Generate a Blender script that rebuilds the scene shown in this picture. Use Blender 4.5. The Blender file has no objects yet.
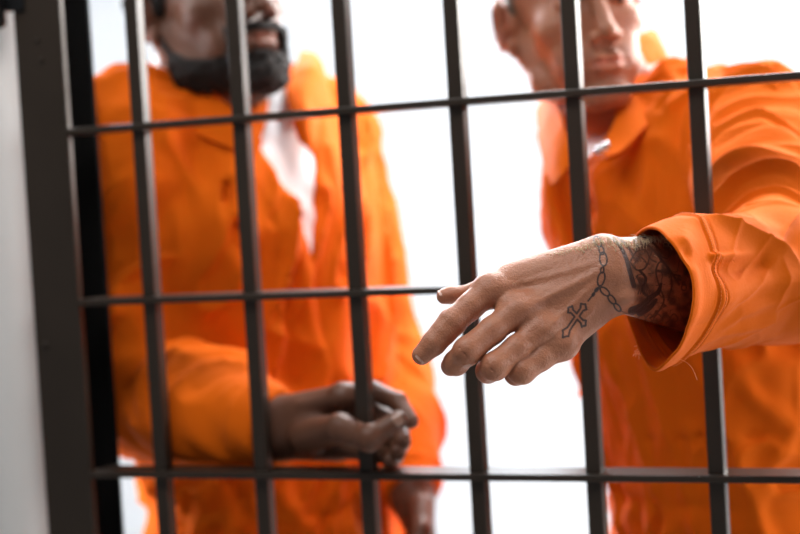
import bpy, math, random
import numpy as np
from mathutils import Vector, Matrix

# ------------------------------------------------------------------ camera
FPX = 1890.0
CAM = np.array([1.07936923, -1.80636926, 1.39083525])
RGT = np.array([0.91754691, 0.39322665, -0.05899542])
UPV = np.array([0.03698811, 0.06331783, 0.99730774])
FWD = np.array([-0.39590345, 0.91725877, -0.04355237])
sc = bpy.context.scene
COL = sc.collection
cd = bpy.data.cameras.new('camera'); cam = bpy.data.objects.new('camera', cd); COL.objects.link(cam)
cd.sensor_width = 36.0; cd.lens = FPX / 800 * 36
cam.matrix_world = Matrix(((RGT[0], UPV[0], -FWD[0], CAM[0]), (RGT[1], UPV[1], -FWD[1], CAM[1]),
                           (RGT[2], UPV[2], -FWD[2], CAM[2]), (0, 0, 0, 1)))
cd.dof.use_dof = True; cd.dof.focus_distance = 1.625; cd.dof.aperture_fstop = 3.3
cd.clip_start = .05; cd.clip_end = 60
sc.camera = cam
# ------------------------------------------------------------------ world, lights, exposure
w = bpy.data.worlds.new('world'); sc.world = w; w.use_nodes = True
bg = w.node_tree.nodes['Background']; bg.inputs[0].default_value = (.93, .96, 1.0, 1); bg.inputs[1].default_value = .16
def area(name, loc, target, sx, sy, power, col=(1, 1, 1)):
    l = bpy.data.lights.new(name, 'AREA'); l.shape = 'RECTANGLE'; l.size = sx; l.size_y = sy
    l.energy = power; l.color = col
    o = bpy.data.objects.new(name, l); COL.objects.link(o); o.location = loc
    o.rotation_euler = (Vector(target) - Vector(loc)).to_track_quat('-Z', 'Y').to_euler()
    return o
area('window_light_right', (2.3, 3.2, 2.1), (0.1, .4, 1.3), 1.6, 1.3, 220, (1, .96, .91))
area('window_light_side', (3.6, .9, 1.9), (0.4, .3, 1.3), 1.3, 1.5, 45, (1, .97, .94))
area('ceiling_light', (.45, 1.0, 2.7), (.3, .1, 1.2), 1.3, .8, 75, (1, .99, .98))
area('added_front_fill', (.2, -.75, 2.6), (.3, -.2, 1.2), 1.2, .5, 15, (1, .97, .93))  # added fill on the viewer's side, models the hand, sleeve and chests
area('window_light_back', (.2, 3.3, 2.5), (0.1, .4, 1.2), 2.4, .6, 70, (.92, .96, 1))
area('added_back_wall_fill', (-.6, 1.9, 2.62), (-.9, 3.4, 1.0), 3.0, .8, 20, (.95, .98, 1))  # added lamp, no fitting there; only brightens the back wall
area('window_light_left', (-1.6, 2.2, 2.3), (0.4, .3, 1.3), 1.4, 1.2, 260, (.85, .93, 1))
sc.view_settings.view_transform = 'Standard'; sc.view_settings.look = 'None'
sc.view_settings.exposure = 0.15; sc.view_settings.gamma = 1.0; sc.view_settings.use_curve_mapping = False
sc.cycles.max_bounces = 8

def P(px, py, d):
    return CAM + d * (FWD + RGT * ((px - 400) / FPX) + UPV * ((267 - py) / FPX))
def proj(v):
    q = v - CAM; z = q @ FWD
    return 400 + FPX * (q @ RGT) / z, 267 - FPX * (q @ UPV) / z
def CV(x, y, z):
    """direction given in the viewer's axes (right, up, away)"""
    return RGT * x + UPV * y + FWD * z
def unit(v): return np.asarray(v, float) / np.linalg.norm(v)

# ------------------------------------------------------------------ materials
def mat(name, base=(.5, .5, .5), rough=.5, metal=0, spec=.5, sheen=0, sss=0, ssr=(1, .3, .15), noise=None, bump=None, coat=0, build=None):
    m = bpy.data.materials.new(name); m.use_nodes = True
    nt = m.node_tree; b = nt.nodes['Principled BSDF']
    b.inputs['Base Color'].default_value = (*base, 1); b.inputs['Roughness'].default_value = rough
    b.inputs['Metallic'].default_value = metal; b.inputs['Specular IOR Level'].default_value = spec
    b.inputs['Sheen Weight'].default_value = sheen; b.inputs['Sheen Roughness'].default_value = .4
    b.inputs['Coat Weight'].default_value = coat
    if sss:
        b.inputs['Subsurface Weight'].default_value = sss; b.inputs['Subsurface Scale'].default_value = .008
        b.inputs['Subsurface Radius'].default_value = ssr
    tc = nt.nodes.new('ShaderNodeTexCoord')
    if noise:   # (scale, amount, second colour)
        n = nt.nodes.new('ShaderNodeTexNoise'); n.inputs['Scale'].default_value = noise[0]; n.inputs['Detail'].default_value = 5
        nt.links.new(tc.outputs['Object'], n.inputs['Vector'])
        mx = nt.nodes.new('ShaderNodeMix'); mx.data_type = 'RGBA'
        mx.inputs[6].default_value = (*base, 1); mx.inputs[7].default_value = (*noise[2], 1)
        mr = nt.nodes.new('ShaderNodeMapRange'); mr.inputs[1].default_value = .35; mr.inputs[2].default_value = .65; mr.inputs[4].default_value = noise[1]
        nt.links.new(n.outputs[0], mr.inputs[0]); nt.links.new(mr.outputs[0], mx.inputs[0]); nt.links.new(mx.outputs[2], b.inputs['Base Color'])
        m['mix'] = mx.name
    if bump:    # list of (scale, strength, distance)
        prev = None
        for s, st, di in bump:
            n = nt.nodes.new('ShaderNodeTexNoise'); n.inputs['Scale'].default_value = s; n.inputs['Detail'].default_value = 3
            nt.links.new(tc.outputs['Object'], n.inputs['Vector'])
            bp = nt.nodes.new('ShaderNodeBump'); bp.inputs['Strength'].default_value = st; bp.inputs['Distance'].default_value = di
            nt.links.new(n.outputs[0], bp.inputs['Height'])
            if prev: nt.links.new(prev.outputs[0], bp.inputs['Normal'])
            prev = bp
        nt.links.new(prev.outputs[0], b.inputs['Normal'])
    if build: build(nt, b, tc)
    return m

def ink_build(ink=(.022, .018, .022), tint=True):
    def f(nt, b, tc):
        src = b.inputs['Base Color'].links[0].from_socket
        for attr, colr in (('blush', (.52, .15, .10)), ('ink', ink)):
            a = nt.nodes.new('ShaderNodeAttribute'); a.attribute_name = attr
            mx = nt.nodes.new('ShaderNodeMix'); mx.data_type = 'RGBA'
            nt.links.new(a.outputs['Fac'], mx.inputs[0]); nt.links.new(src, mx.inputs[6]); mx.inputs[7].default_value = (*colr, 1)
            src = mx.outputs[2]
        nt.links.new(src, b.inputs['Base Color'])
    return f
def weave(nt, b, tc):
    """fine twill on the cloth, two crossed wave textures under the noise bump"""
    prev = b.inputs['Normal'].links[0].from_node if b.inputs['Normal'].links else None
    for d in ('X', 'Z'):
        wv = nt.nodes.new('ShaderNodeTexWave'); wv.bands_direction = d; wv.inputs['Scale'].default_value = 420
        wv.inputs['Distortion'].default_value = .6
        nt.links.new(tc.outputs['Object'], wv.inputs['Vector'])
        bp = nt.nodes.new('ShaderNodeBump'); bp.inputs['Strength'].default_value = .12; bp.inputs['Distance'].default_value = .0004
        nt.links.new(wv.outputs[1], bp.inputs['Height'])
        if prev: nt.links.new(prev.outputs[0], bp.inputs['Normal'])
        prev = bp
    nt.links.new(prev.outputs[0], b.inputs['Normal'])

M = {}
M['cloth'] = mat('orange_cotton', (.75, .132, .004), .85, sheen=.05, spec=.08, noise=(6, .5, (.69, .115, .0035)), bump=[(900, .5, .0006), (260, .3, .0010), (60, .2, .0015)], build=weave)
M['cloth_in'] = mat('orange_stitching', (.80, .22, .03), .8, sheen=.2, spec=.2)
M['thread'] = mat('orange_thread', (.9, .35, .12), .7)
M['steel'] = mat('brown_painted_steel', (.030, .021, .015), .40, spec=.35, noise=(9, .5, (.042, .030, .022)), bump=[(90, .12, .001)])
M['post_shade'] = mat('painted_post_shade', (.006, .006, .006), .9, spec=.1)  # near-black colour that carries the shade beside the stile
M['hinge'] = mat('dark_hinge_steel', (.02, .02, .022), .4, metal=.6)
M['wall'] = mat('white_painted_wall', (.54, .56, .58), .8, noise=(3, .4, (.51, .53, .55)), bump=[(60, .1, .002)])
M['jamb'] = mat('grey_plaster_wall', (.80, .79, .78), .75, noise=(4, .5, (.74, .73, .72)), bump=[(70, .15, .002)])
M['floor'] = mat('grey_concrete_floor', (.42, .41, .40), .6, noise=(4, .8, (.34, .33, .32)), bump=[(40, .2, .002)])
M['skin'] = mat('light_skin', (.46, .185, .10), .42, spec=.45, sss=.15, noise=(45, .55, (.38, .14, .075)), bump=[(220, .5, .0014), (650, .6, .0009)], build=ink_build())
M['skin_dark'] = mat('dark_skin', (.085, .036, .024), .36, spec=.55, sss=.05, noise=(30, .5, (.06, .025, .017)), bump=[(400, .2, .0005)])
def lipb(nt, b, tc): ink_build((.01, .008, .008))(nt, b, tc)
M['skin_dark'] = mat('dark_brown_skin', (.135, .056, .032), .45, spec=.35, sss=.04, noise=(30, .5, (.10, .040, .023)), bump=[(400, .2, .0005)], build=lipb)
M['nail'] = mat('fingernail', (.62, .36, .28), .25, spec=.6, coat=.3)
M['nail_dark'] = mat('fingernail_on_dark_skin', (.34, .19, .14), .25, spec=.6, coat=.3)
M['beard'] = mat('black_beard_hair', (.012, .009, .008), .75, spec=.3, bump=[(350, .9, .004)])
M['hairb'] = mat('short_brown_hair', (.20, .14, .10), .7, bump=[(400, .9, .003)])
M['strand'] = mat('blond_arm_hair', (.80, .66, .45), .5)
M['shirt'] = mat('white_cotton_undershirt', (.82, .83, .86), .85, sheen=.2, bump=[(200, .2, .001)])
M['eye'] = mat('eyeball_white', (.75, .72, .68), .1, coat=.6)
M['iris'] = mat('dark_iris', (.03, .02, .015), .1, coat=.6)
M['snap'] = mat('chrome_snap', (.85, .87, .9), .12, metal=1)
M['shoe'] = mat('black_shoe_rubber', (.03, .03, .03), .6)

# ------------------------------------------------------------------ mesh helpers
def tag(o, label=None, cat=None, group=None, kind=None):
    if label: o['label'] = label
    if cat: o['category'] = cat
    if group: o['group'] = group
    if kind: o['kind'] = kind
    return o
def empty(name, loc):
    o = bpy.data.objects.new(name, None); COL.objects.link(o); o.location = loc; o.empty_display_size = .1
    return o
def link_mesh(name, me, m, parent=None, smooth=True):
    o = bpy.data.objects.new(name, me); COL.objects.link(o)
    if m: me.materials.append(m)
    if smooth: me.polygons.foreach_set('use_smooth', np.ones(len(me.polygons), bool))
    if parent:
        o.parent = parent
        base = Vector((0, 0, 0)); q = parent
        while q: base += q.location; q = q.parent
        o.location = -base
    return o
def mesh_np(name, V, F, m, parent=None, attrs=None, smooth=True):
    me = bpy.data.meshes.new(name)
    V = np.asarray(V, np.float32); F = np.asarray(F, np.int32); k = F.shape[1]
    me.vertices.add(len(V)); me.vertices.foreach_set('co', V.ravel())
    me.loops.add(F.size); me.loops.foreach_set('vertex_index', F.ravel())
    me.polygons.add(len(F)); me.polygons.foreach_set('loop_start', np.arange(len(F), dtype=np.int32) * k)
    me.update(calc_edges=True); me.validate()
    for a, val in (attrs or {}).items():
        at = me.attributes.new(a, 'FLOAT', 'POINT'); at.data.foreach_set('value', np.asarray(val, np.float32))
    return link_mesh(name, me, m, parent, smooth)
def boxes(name, L, m, parent=None, bevel=.001, seg=2):
    import bmesh
    bm = bmesh.new()
    for x0, x1, y0, y1, z0, z1 in L:
        g = bmesh.ops.create_cube(bm, size=1)['verts']
        for v in g:
            v.co = Vector(((x0 + x1) / 2 + v.co.x * (x1 - x0), (y0 + y1) / 2 + v.co.y * (y1 - y0), (z0 + z1) / 2 + v.co.z * (z1 - z0)))
    if bevel: bmesh.ops.bevel(bm, geom=bm.edges[:], offset=bevel, segments=seg, affect='EDGES', profile=.5)
    me = bpy.data.meshes.new(name); bm.to_mesh(me); bm.free()
    return link_mesh(name, me, m, parent, smooth=False)
def tubes(paths, radii, n=5):
    V = []; F = []; b0 = 0
    for pth, r in zip(paths, radii):
        pth = np.asarray(pth, float); k = len(pth)
        tan = np.gradient(pth, axis=0); tan /= np.linalg.norm(tan, axis=1)[:, None] + 1e-12
        ref = np.array([0, 0, 1.]) if abs(tan[0][2]) < .9 else np.array([1., 0, 0])
        rr = np.broadcast_to(r, (k,))
        for i in range(k):
            a = unit(np.cross(tan[i], ref)); b = np.cross(tan[i], a)
            for j in range(n):
                t = 2 * math.pi * j / n
                V.append(pth[i] + rr[i] * (a * math.cos(t) + b * math.sin(t)))
        for i in range(k - 1):
            for j in range(n):
                q = b0 + i * n + j; q2 = b0 + i * n + (j + 1) % n
                F.append((q, q2, q2 + n, q + n))
        b0 += k * n
    return np.array(V), np.array(F)

# ------------------------------------------------------------------ signed-distance modelling
def cone(p, a, b, ra, rb):
    a = np.asarray(a, np.float32); b = np.asarray(b, np.float32); ab = b - a
    q = p - a; t = np.clip((q @ ab) / max(float(ab @ ab), 1e-9), 0, 1)
    q = q - t[:, None] * ab
    return np.sqrt(np.einsum('ij,ij->i', q, q)) - (ra + (rb - ra) * t)
def smin(a, b, k):
    if k <= 0: return np.minimum(a, b)
    h = np.clip(.5 + .5 * (b - a) / k, 0, 1)
    return b + (a - b) * h - k * h * (1 - h)
def smax(a, b, k): return -smin(-a, -b, k)
def ell(p, c, r, A=None):
    q = (p - np.asarray(c, np.float32))
    if A is not None: q = q @ np.asarray(A, np.float32).T       # rows of A: local axes
    r = np.asarray(r, np.float32)
    k0 = np.sqrt(((q / r) ** 2).sum(1)); k1 = np.sqrt(((q / r ** 2) ** 2).sum(1)) + 1e-9
    return k0 * (k0 - 1) / k1
def chain(p, pts, rad, k=.006):
    f = None
    for i in range(len(pts) - 1):
        g = cone(p, pts[i], pts[i + 1], rad[i], rad[i + 1])
        f = g if f is None else smin(f, g, k)
    return f
def segd(p, a, b):
    return cone(p, a, b, 0, 0)
def hsh(i, j, k, s):
    n = (i * 73856093) ^ (j * 19349663) ^ (k * 83492791) ^ (s * 2654435 + 12345)
    n = (n ^ (n >> 13)) * 1274126177
    n = n & 0xffffffff
    return ((n ^ (n >> 16)) & 0xffff).astype(np.float32) / 65535.0
def noise(q, s=0):
    q = q.astype(np.float64); i = np.floor(q).astype(np.int64); f = (q - i); f = f * f * f * (f * (f * 6 - 15) + 10)
    r = 0
    for dx in (0, 1):
        for dy in (0, 1):
            for dz in (0, 1):
                wgt = (f[:, 0] if dx else 1 - f[:, 0]) * (f[:, 1] if dy else 1 - f[:, 1]) * (f[:, 2] if dz else 1 - f[:, 2])
                r = r + wgt * hsh(i[:, 0] + dx, i[:, 1] + dy, i[:, 2] + dz, s)
    return (r * 2 - 1).astype(np.float32)
def ridge(q, s=0):
    """soft ridged noise in 0..1, sharp at the crest like a cloth fold"""
    n = np.abs(noise(q, s)); return 1 - np.minimum(n * 1.6, 1)
def crease(p, pts, wd, amp):
    f = 0
    d = None
    for a, b in zip(pts[:-1], pts[1:]):
        g = segd(p, a, b); d = g if d is None else np.minimum(d, g)
    return amp * np.exp(-(d / wd) ** 2)

def polygonize(fn, lo, hi, h, newton=2, margin=2.0):
    lo = np.asarray(lo, float); hi = np.asarray(hi, float); B = 4
    nb = np.ceil((hi - lo) / (h * B)).astype(int) + 1
    n = nb * B
    cx = [lo[a] + (np.arange(nb[a]) * B + (B - 1) / 2) * h for a in range(3)]
    G = np.stack(np.meshgrid(*cx, indexing='ij'), -1).reshape(-1, 3).astype(np.float32)
    c = fn(G).reshape(nb)
    act = np.abs(c) < h * B * margin
    Fv = np.where(c > 0, 1.0, -1.0).astype(np.float32).repeat(B, 0).repeat(B, 1).repeat(B, 2)
    bi = np.argwhere(act)
    off = np.stack(np.meshgrid(*[np.arange(B)] * 3, indexing='ij'), -1).reshape(-1, 3)
    for s in range(0, len(bi), 8000):
        idx = (bi[s:s + 8000, None, :] * B + off[None]).reshape(-1, 3)
        v = fn((lo + idx * h).astype(np.float32))
        Fv[idx[:, 0], idx[:, 1], idx[:, 2]] = v
    S = Fv < 0
    a = S[:-1, :-1, :-1]; anyd = np.zeros(a.shape, bool)
    for dx in (0, 1):
        for dy in (0, 1):
            for dz in (0, 1):
                if dx + dy + dz: anyd |= (S[dx:n[0] - 1 + dx, dy:n[1] - 1 + dy, dz:n[2] - 1 + dz] != a)
    cells = np.argwhere(anyd)
    vid = np.full(anyd.shape, -1, np.int32); vid[anyd] = np.arange(len(cells), dtype=np.int32)
    corner = np.array([(x, y, z) for x in (0, 1) for y in (0, 1) for z in (0, 1)])
    vals = np.stack([Fv[cells[:, 0] + q[0], cells[:, 1] + q[1], cells[:, 2] + q[2]] for q in corner], 1)
    acc = np.zeros((len(cells), 3)); cnt = np.zeros(len(cells))
    for i in range(8):
        for j in range(i + 1, 8):
            if np.abs(corner[i] - corner[j]).sum() != 1: continue
            m = (vals[:, i] < 0) != (vals[:, j] < 0)
            t = vals[m, i] / (vals[m, i] - vals[m, j])
            acc[m] += corner[i] + t[:, None] * (corner[j] - corner[i]); cnt[m] += 1
    V = lo + (cells + acc / cnt[:, None]) * h
    Q = []
    for ax in range(3):
        o = [0, 0, 0]; o[ax] = 1
        s0 = S[:n[0] - o[0], :n[1] - o[1], :n[2] - o[2]]; s1 = S[o[0]:, o[1]:, o[2]:]
        e = np.argwhere(s0 != s1)
        b_, c_ = [(1, 2), (2, 0), (0, 1)][ax]
        e = e[(e[:, b_] > 0) & (e[:, c_] > 0) & (e[:, b_] < n[b_] - 1) & (e[:, c_] < n[c_] - 1) & (e[:, ax] < n[ax] - 1)]
        sg = s0[e[:, 0], e[:, 1], e[:, 2]]
        def at(db, dc):
            q = e.copy(); q[:, b_] += db; q[:, c_] += dc
            return vid[q[:, 0], q[:, 1], q[:, 2]]
        q = np.stack([at(-1, -1), at(0, -1), at(0, 0), at(-1, 0)], 1)
        q[~sg] = q[~sg][:, ::-1]
        Q.append(q)
    Q = np.concatenate(Q); Q = Q[(Q >= 0).all(1)]
    for _ in range(newton):
        v = V.astype(np.float32); e = h * .35
        g = np.zeros_like(V)
        for kx in ((1, -1, -1), (-1, -1, 1), (-1, 1, -1), (1, 1, 1)):
            kx = np.array(kx, np.float32)
            g += kx * fn(v + kx * e)[:, None]
        g /= 4 * e
        g2 = (g * g).sum(1) + 1e-3
        st = -(fn(v) / g2)[:, None] * g
        l = np.linalg.norm(st, axis=1)[:, None]
        V = V + st * np.minimum(1, h * .5 / (l + 1e-9))
    return V, Q
def smooth_mesh(V, Q, it=1, lam=.5):
    for _ in range(it):
        acc = np.zeros_like(V); cnt = np.zeros(len(V))
        for k in range(4):
            a = Q[:, k]; b = Q[:, (k + 1) % 4]
            for x in range(3):
                acc[:, x] += np.bincount(a, V[b, x], len(V)) + np.bincount(b, V[a, x], len(V))
            cnt += np.bincount(a, minlength=len(V)) + np.bincount(b, minlength=len(V))
        V = V + lam * (acc / np.maximum(cnt, 1)[:, None] - V)
    return V
def bounds(pts, pad):
    pts = np.array(pts); return pts.min(0) - pad, pts.max(0) + pad
def keep_part(V, Q, mask):
    """faces whose four vertices pass the mask"""
    f = mask[Q].all(1); Q = Q[f]; u = np.unique(Q); m = np.full(len(V), -1); m[u] = np.arange(len(u))
    return V[u], m[Q]
def catmull(ctrl, n):
    """resample a (rows x cols x 3) control net along axis 0"""
    c = np.asarray(ctrl, float); k = len(c); t = np.linspace(0, k - 1, n); i = np.minimum(t.astype(int), k - 2); f = (t - i)
    f = f.reshape((-1,) + (1,) * (c.ndim - 1))
    g = lambda j: c[np.clip(j, 0, k - 1)]
    p0, p1, p2, p3 = g(i - 1), g(i), g(i + 1), g(i + 2)
    return .5 * (2 * p1 + (p2 - p0) * f + (2 * p0 - 5 * p1 + 4 * p2 - p3) * f ** 2 + (3 * p1 - p0 - 3 * p2 + p3) * f ** 3)
def sheet(name, net, m, parent, th=.003, nu=40, nv=30, wob=0.0, seed=0):
    """a curved cloth panel of real thickness lofted through a control net"""
    g = catmull(net, nu); g = np.swapaxes(catmull(np.swapaxes(g, 0, 1), nv), 0, 1)
    du = np.gradient(g, axis=0); dv = np.gradient(g, axis=1); nrm = np.cross(du, dv); nrm /= np.linalg.norm(nrm, axis=2)[..., None] + 1e-12
    if wob: g = g + nrm * (noise(g.reshape(-1, 3) * 35, seed).reshape(nu, nv)[..., None] * wob)
    T = np.stack([g - nrm * th / 2, g + nrm * th / 2], 0).reshape(-1, 3)
    F = []; I = lambda s, i, j: s * nu * nv + i * nv + j
    for i in range(nu - 1):
        for j in range(nv - 1):
            F.append((I(1, i, j), I(1, i + 1, j), I(1, i + 1, j + 1), I(1, i, j + 1)))
            F.append((I(0, i, j), I(0, i, j + 1), I(0, i + 1, j + 1), I(0, i + 1, j)))
    rim = [(i, 0) for i in range(nu)] + [(nu - 1, j) for j in range(1, nv)] + [(i, nv - 1) for i in range(nu - 2, -1, -1)] + [(0, j) for j in range(nv - 2, 0, -1)]
    for a, b in zip(rim, rim[1:] + rim[:1]): F.append((I(0, *a), I(0, *b), I(1, *b), I(1, *a)))
    return mesh_np(name, T, F, m, parent)

# ------------------------------------------------------------------ the setting
def struct(name, L, m, bevel=0): return tag(boxes(name, L, m, bevel=bevel), kind='structure')
struct('floor', [(-3.2, 4.2, -2.6, 4.2, -.08, 0)], M['floor'])
struct('wall_back', [(-3.2, 4.2, 4.1, 4.2, 0, 2.9)], M['wall'])
struct('ceiling', [(-3.2, 4.2, .05, 4.2, 2.8, 2.9)], M['wall'])
struct('wall_right', [(4.1, 4.2, .05, 4.1, 0, 2.8)], M['wall'])
struct('wall_left', [(-3.2, -3.1, .05, 4.1, 0, 2.8)], M['wall'])
# wall beside the gate, with its rounded plaster corner
def wall_left():
    pts = []
    for a in np.linspace(0, math.pi / 2, 12):
        pts.append((-.163 - .045 + .045 * math.sin(a), -.022 + .045 - .045 * math.cos(a)))
    out = [(-3.2, -.022)] + pts + [(-.163, .09), (-3.2, .09)]
    V = [(x, y, z) for z in (0, 2.8) for x, y in out]; k = len(out)
    me = bpy.data.meshes.new('wall_front')
    me.from_pydata(V, [], [tuple(range(k))[::-1], tuple(range(k, 2 * k))] + [(i, (i + 1) % k, k + (i + 1) % k, k + i) for i in range(k)])
    return tag(link_mesh('wall_front', me, M['jamb'], smooth=False), kind='structure')
wall_left()
# ------------------------------------------------------------------ the barred gate
gate = empty('cell_gate', (.4, 0, 0))
tag(gate, 'dark brown painted steel cell gate of square upright bars and flat crossbars', 'gate')
ZT, ZM, ZB = 1.4712, 1.28, 1.0870
XL = -.0865
boxes('hinge_stile', [(XL - .062, XL, -.014, -.004, .02, 2.3)], M['steel'], gate, .0022, 3)
tag(boxes('shadow_post', [(XL - .0372, XL - .0052, .050, .057, .02, 2.3)], M['post_shade'], gate, .0008), 'post behind the brown stile, its shade painted in as matt black')  # the dark band of shade beside the stile, put in as a black post
for z in (.05, 2.27): boxes('spacer', [(XL - .034, XL - .010, -.005, .051, z - .02, z + .02)], M['steel'], gate, .001)
boxes('lock_stile', [(.985, 1.045, -.014, .043, .02, 2.3)], M['steel'], gate, .0022, 3)
boxes('top_rail', [(XL, .985, -.014, .043, 2.25, 2.3)], M['steel'], gate, .002)
boxes('bottom_rail', [(XL, .985, -.014, .043, .02, .07)], M['steel'], gate, .002)
for z in (ZT, ZM, ZB, 1.86, .69, .33):
    o = boxes('crossbar', [(XL - .002, .987, -.0155, .0330, z - .0037, z + .0037)], M['steel'], gate, .0012)
BW = .0080
for k in range(7):
    boxes('upright_bar', [(k * .125 - BW, k * .125 + BW, -BW, BW, .07, 2.25)], M['steel'], gate, .0016, 3)
def bolt(name, c, r, hgt, parent, m):
    V, F = [], []; n = 16
    prof = [(r, 0), (r, -hgt * .5), (r * .75, -hgt * .9), (r * .3, -hgt)]
    for rr, y in prof:
        for j in range(n):
            t = 2 * math.pi * j / n; V.append((c[0] + rr * math.cos(t), c[1] + y, c[2] + rr * math.sin(t)))
    for i in range(len(prof) - 1):
        for j in range(n): F.append((i * n + j, i * n + (j + 1) % n, (i + 1) * n + (j + 1) % n, (i + 1) * n + j))
    return mesh_np(name, V, F, m, parent)
for px, py, r in ((46, 345, .004), (38, 40, .0022), (42, 60, .0025)):
    q = CAM + (P(px, py, 2) - CAM); t = (-.014 - CAM[1]) / (q - CAM)[1]; q = CAM + (q - CAM) * t
    bolt('rivet', q, r, .003, gate, M['steel'])
# hinge knuckle at the head of the stile
hg = P(6, 5, 2.13)
hx, hy, zb = XL - .062 - .016, -.026, 0
V, F = tubes([[(hx, hy, z) for z in (1.592, 1.595, 1.70, 1.703)]], [np.array([.008, .0125, .0125, .008])], 24)
mesh_np('hinge', V, F, M['hinge'], gate)
boxes('hinge_leaf', [(hx, XL - .045, -.018, -.012, 1.61, 1.69)], M['hinge'], gate, .001)
# ------------------------------------------------------------------ heads, hands, arms as distance fields
GATE_K = [k * .125 for k in range(7)]
def bars_d(p, grow=.0028):
    """distance to the gate's bars and crossbars, so that cloth and skin press against them"""
    f = None
    for x in GATE_K:
        q = np.maximum(np.abs(p[:, 0] - x), np.abs(p[:, 1])) - (BW + grow)
        f = q if f is None else np.minimum(f, q)
    for z in (ZT, ZM, ZB):
        q = np.maximum(np.abs(p[:, 2] - z) - .0037 - grow, np.abs(p[:, 1] - .009) - .0245 - grow)
        f = np.minimum(f, q)
    q = np.maximum(np.abs(p[:, 0] - XL + .021) - .016 - grow, np.abs(p[:, 1] - .0535) - .0035 - grow)
    return np.minimum(f, q)
def S(fn, pts, d0=1.95, d1=2.7):
    """places on a surface seen along the sight lines through these picture points"""
    out = []
    for px, py in pts:
        t = np.linspace(d0, d1, 260); q = np.array([P(px, py, d) for d in t], np.float32); v = fn(q)
        if v.min() < 0: k = np.argmax(v < 0); out.append(P(px, py, t[k]))
        else: out.append(P(px, py, t[np.argmin(v)]))
    return out
def creases(fn, L, d0=1.95, d1=2.7):
    return [(S(fn, pts, d0, d1), w_, a_) for pts, w_, a_ in L]
def add_creases(f, p, C):
    for pts, w_, a_ in C: f = f - crease(p, pts, w_, a_)
    return f
def head_axes(yaw, pitch, roll):
    """rows: to the person's left, forwards, up; measured against the viewer's axes"""
    y, p_, r = map(math.radians, (yaw, pitch, roll))
    L = np.array([math.cos(y), 0, math.sin(y)]); Fw = np.array([math.sin(y), 0, -math.cos(y)]); U = np.array([0, 1., 0])
    Fw, U = Fw * math.cos(p_) + U * math.sin(p_), U * math.cos(p_) - Fw * math.sin(p_)
    def rz(v): return np.array([v[0] * math.cos(r) - v[1] * math.sin(r), v[0] * math.sin(r) + v[1] * math.cos(r), v[2]])
    return np.array([CV(*rz(v)) for v in (L, Fw, U)])
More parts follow.
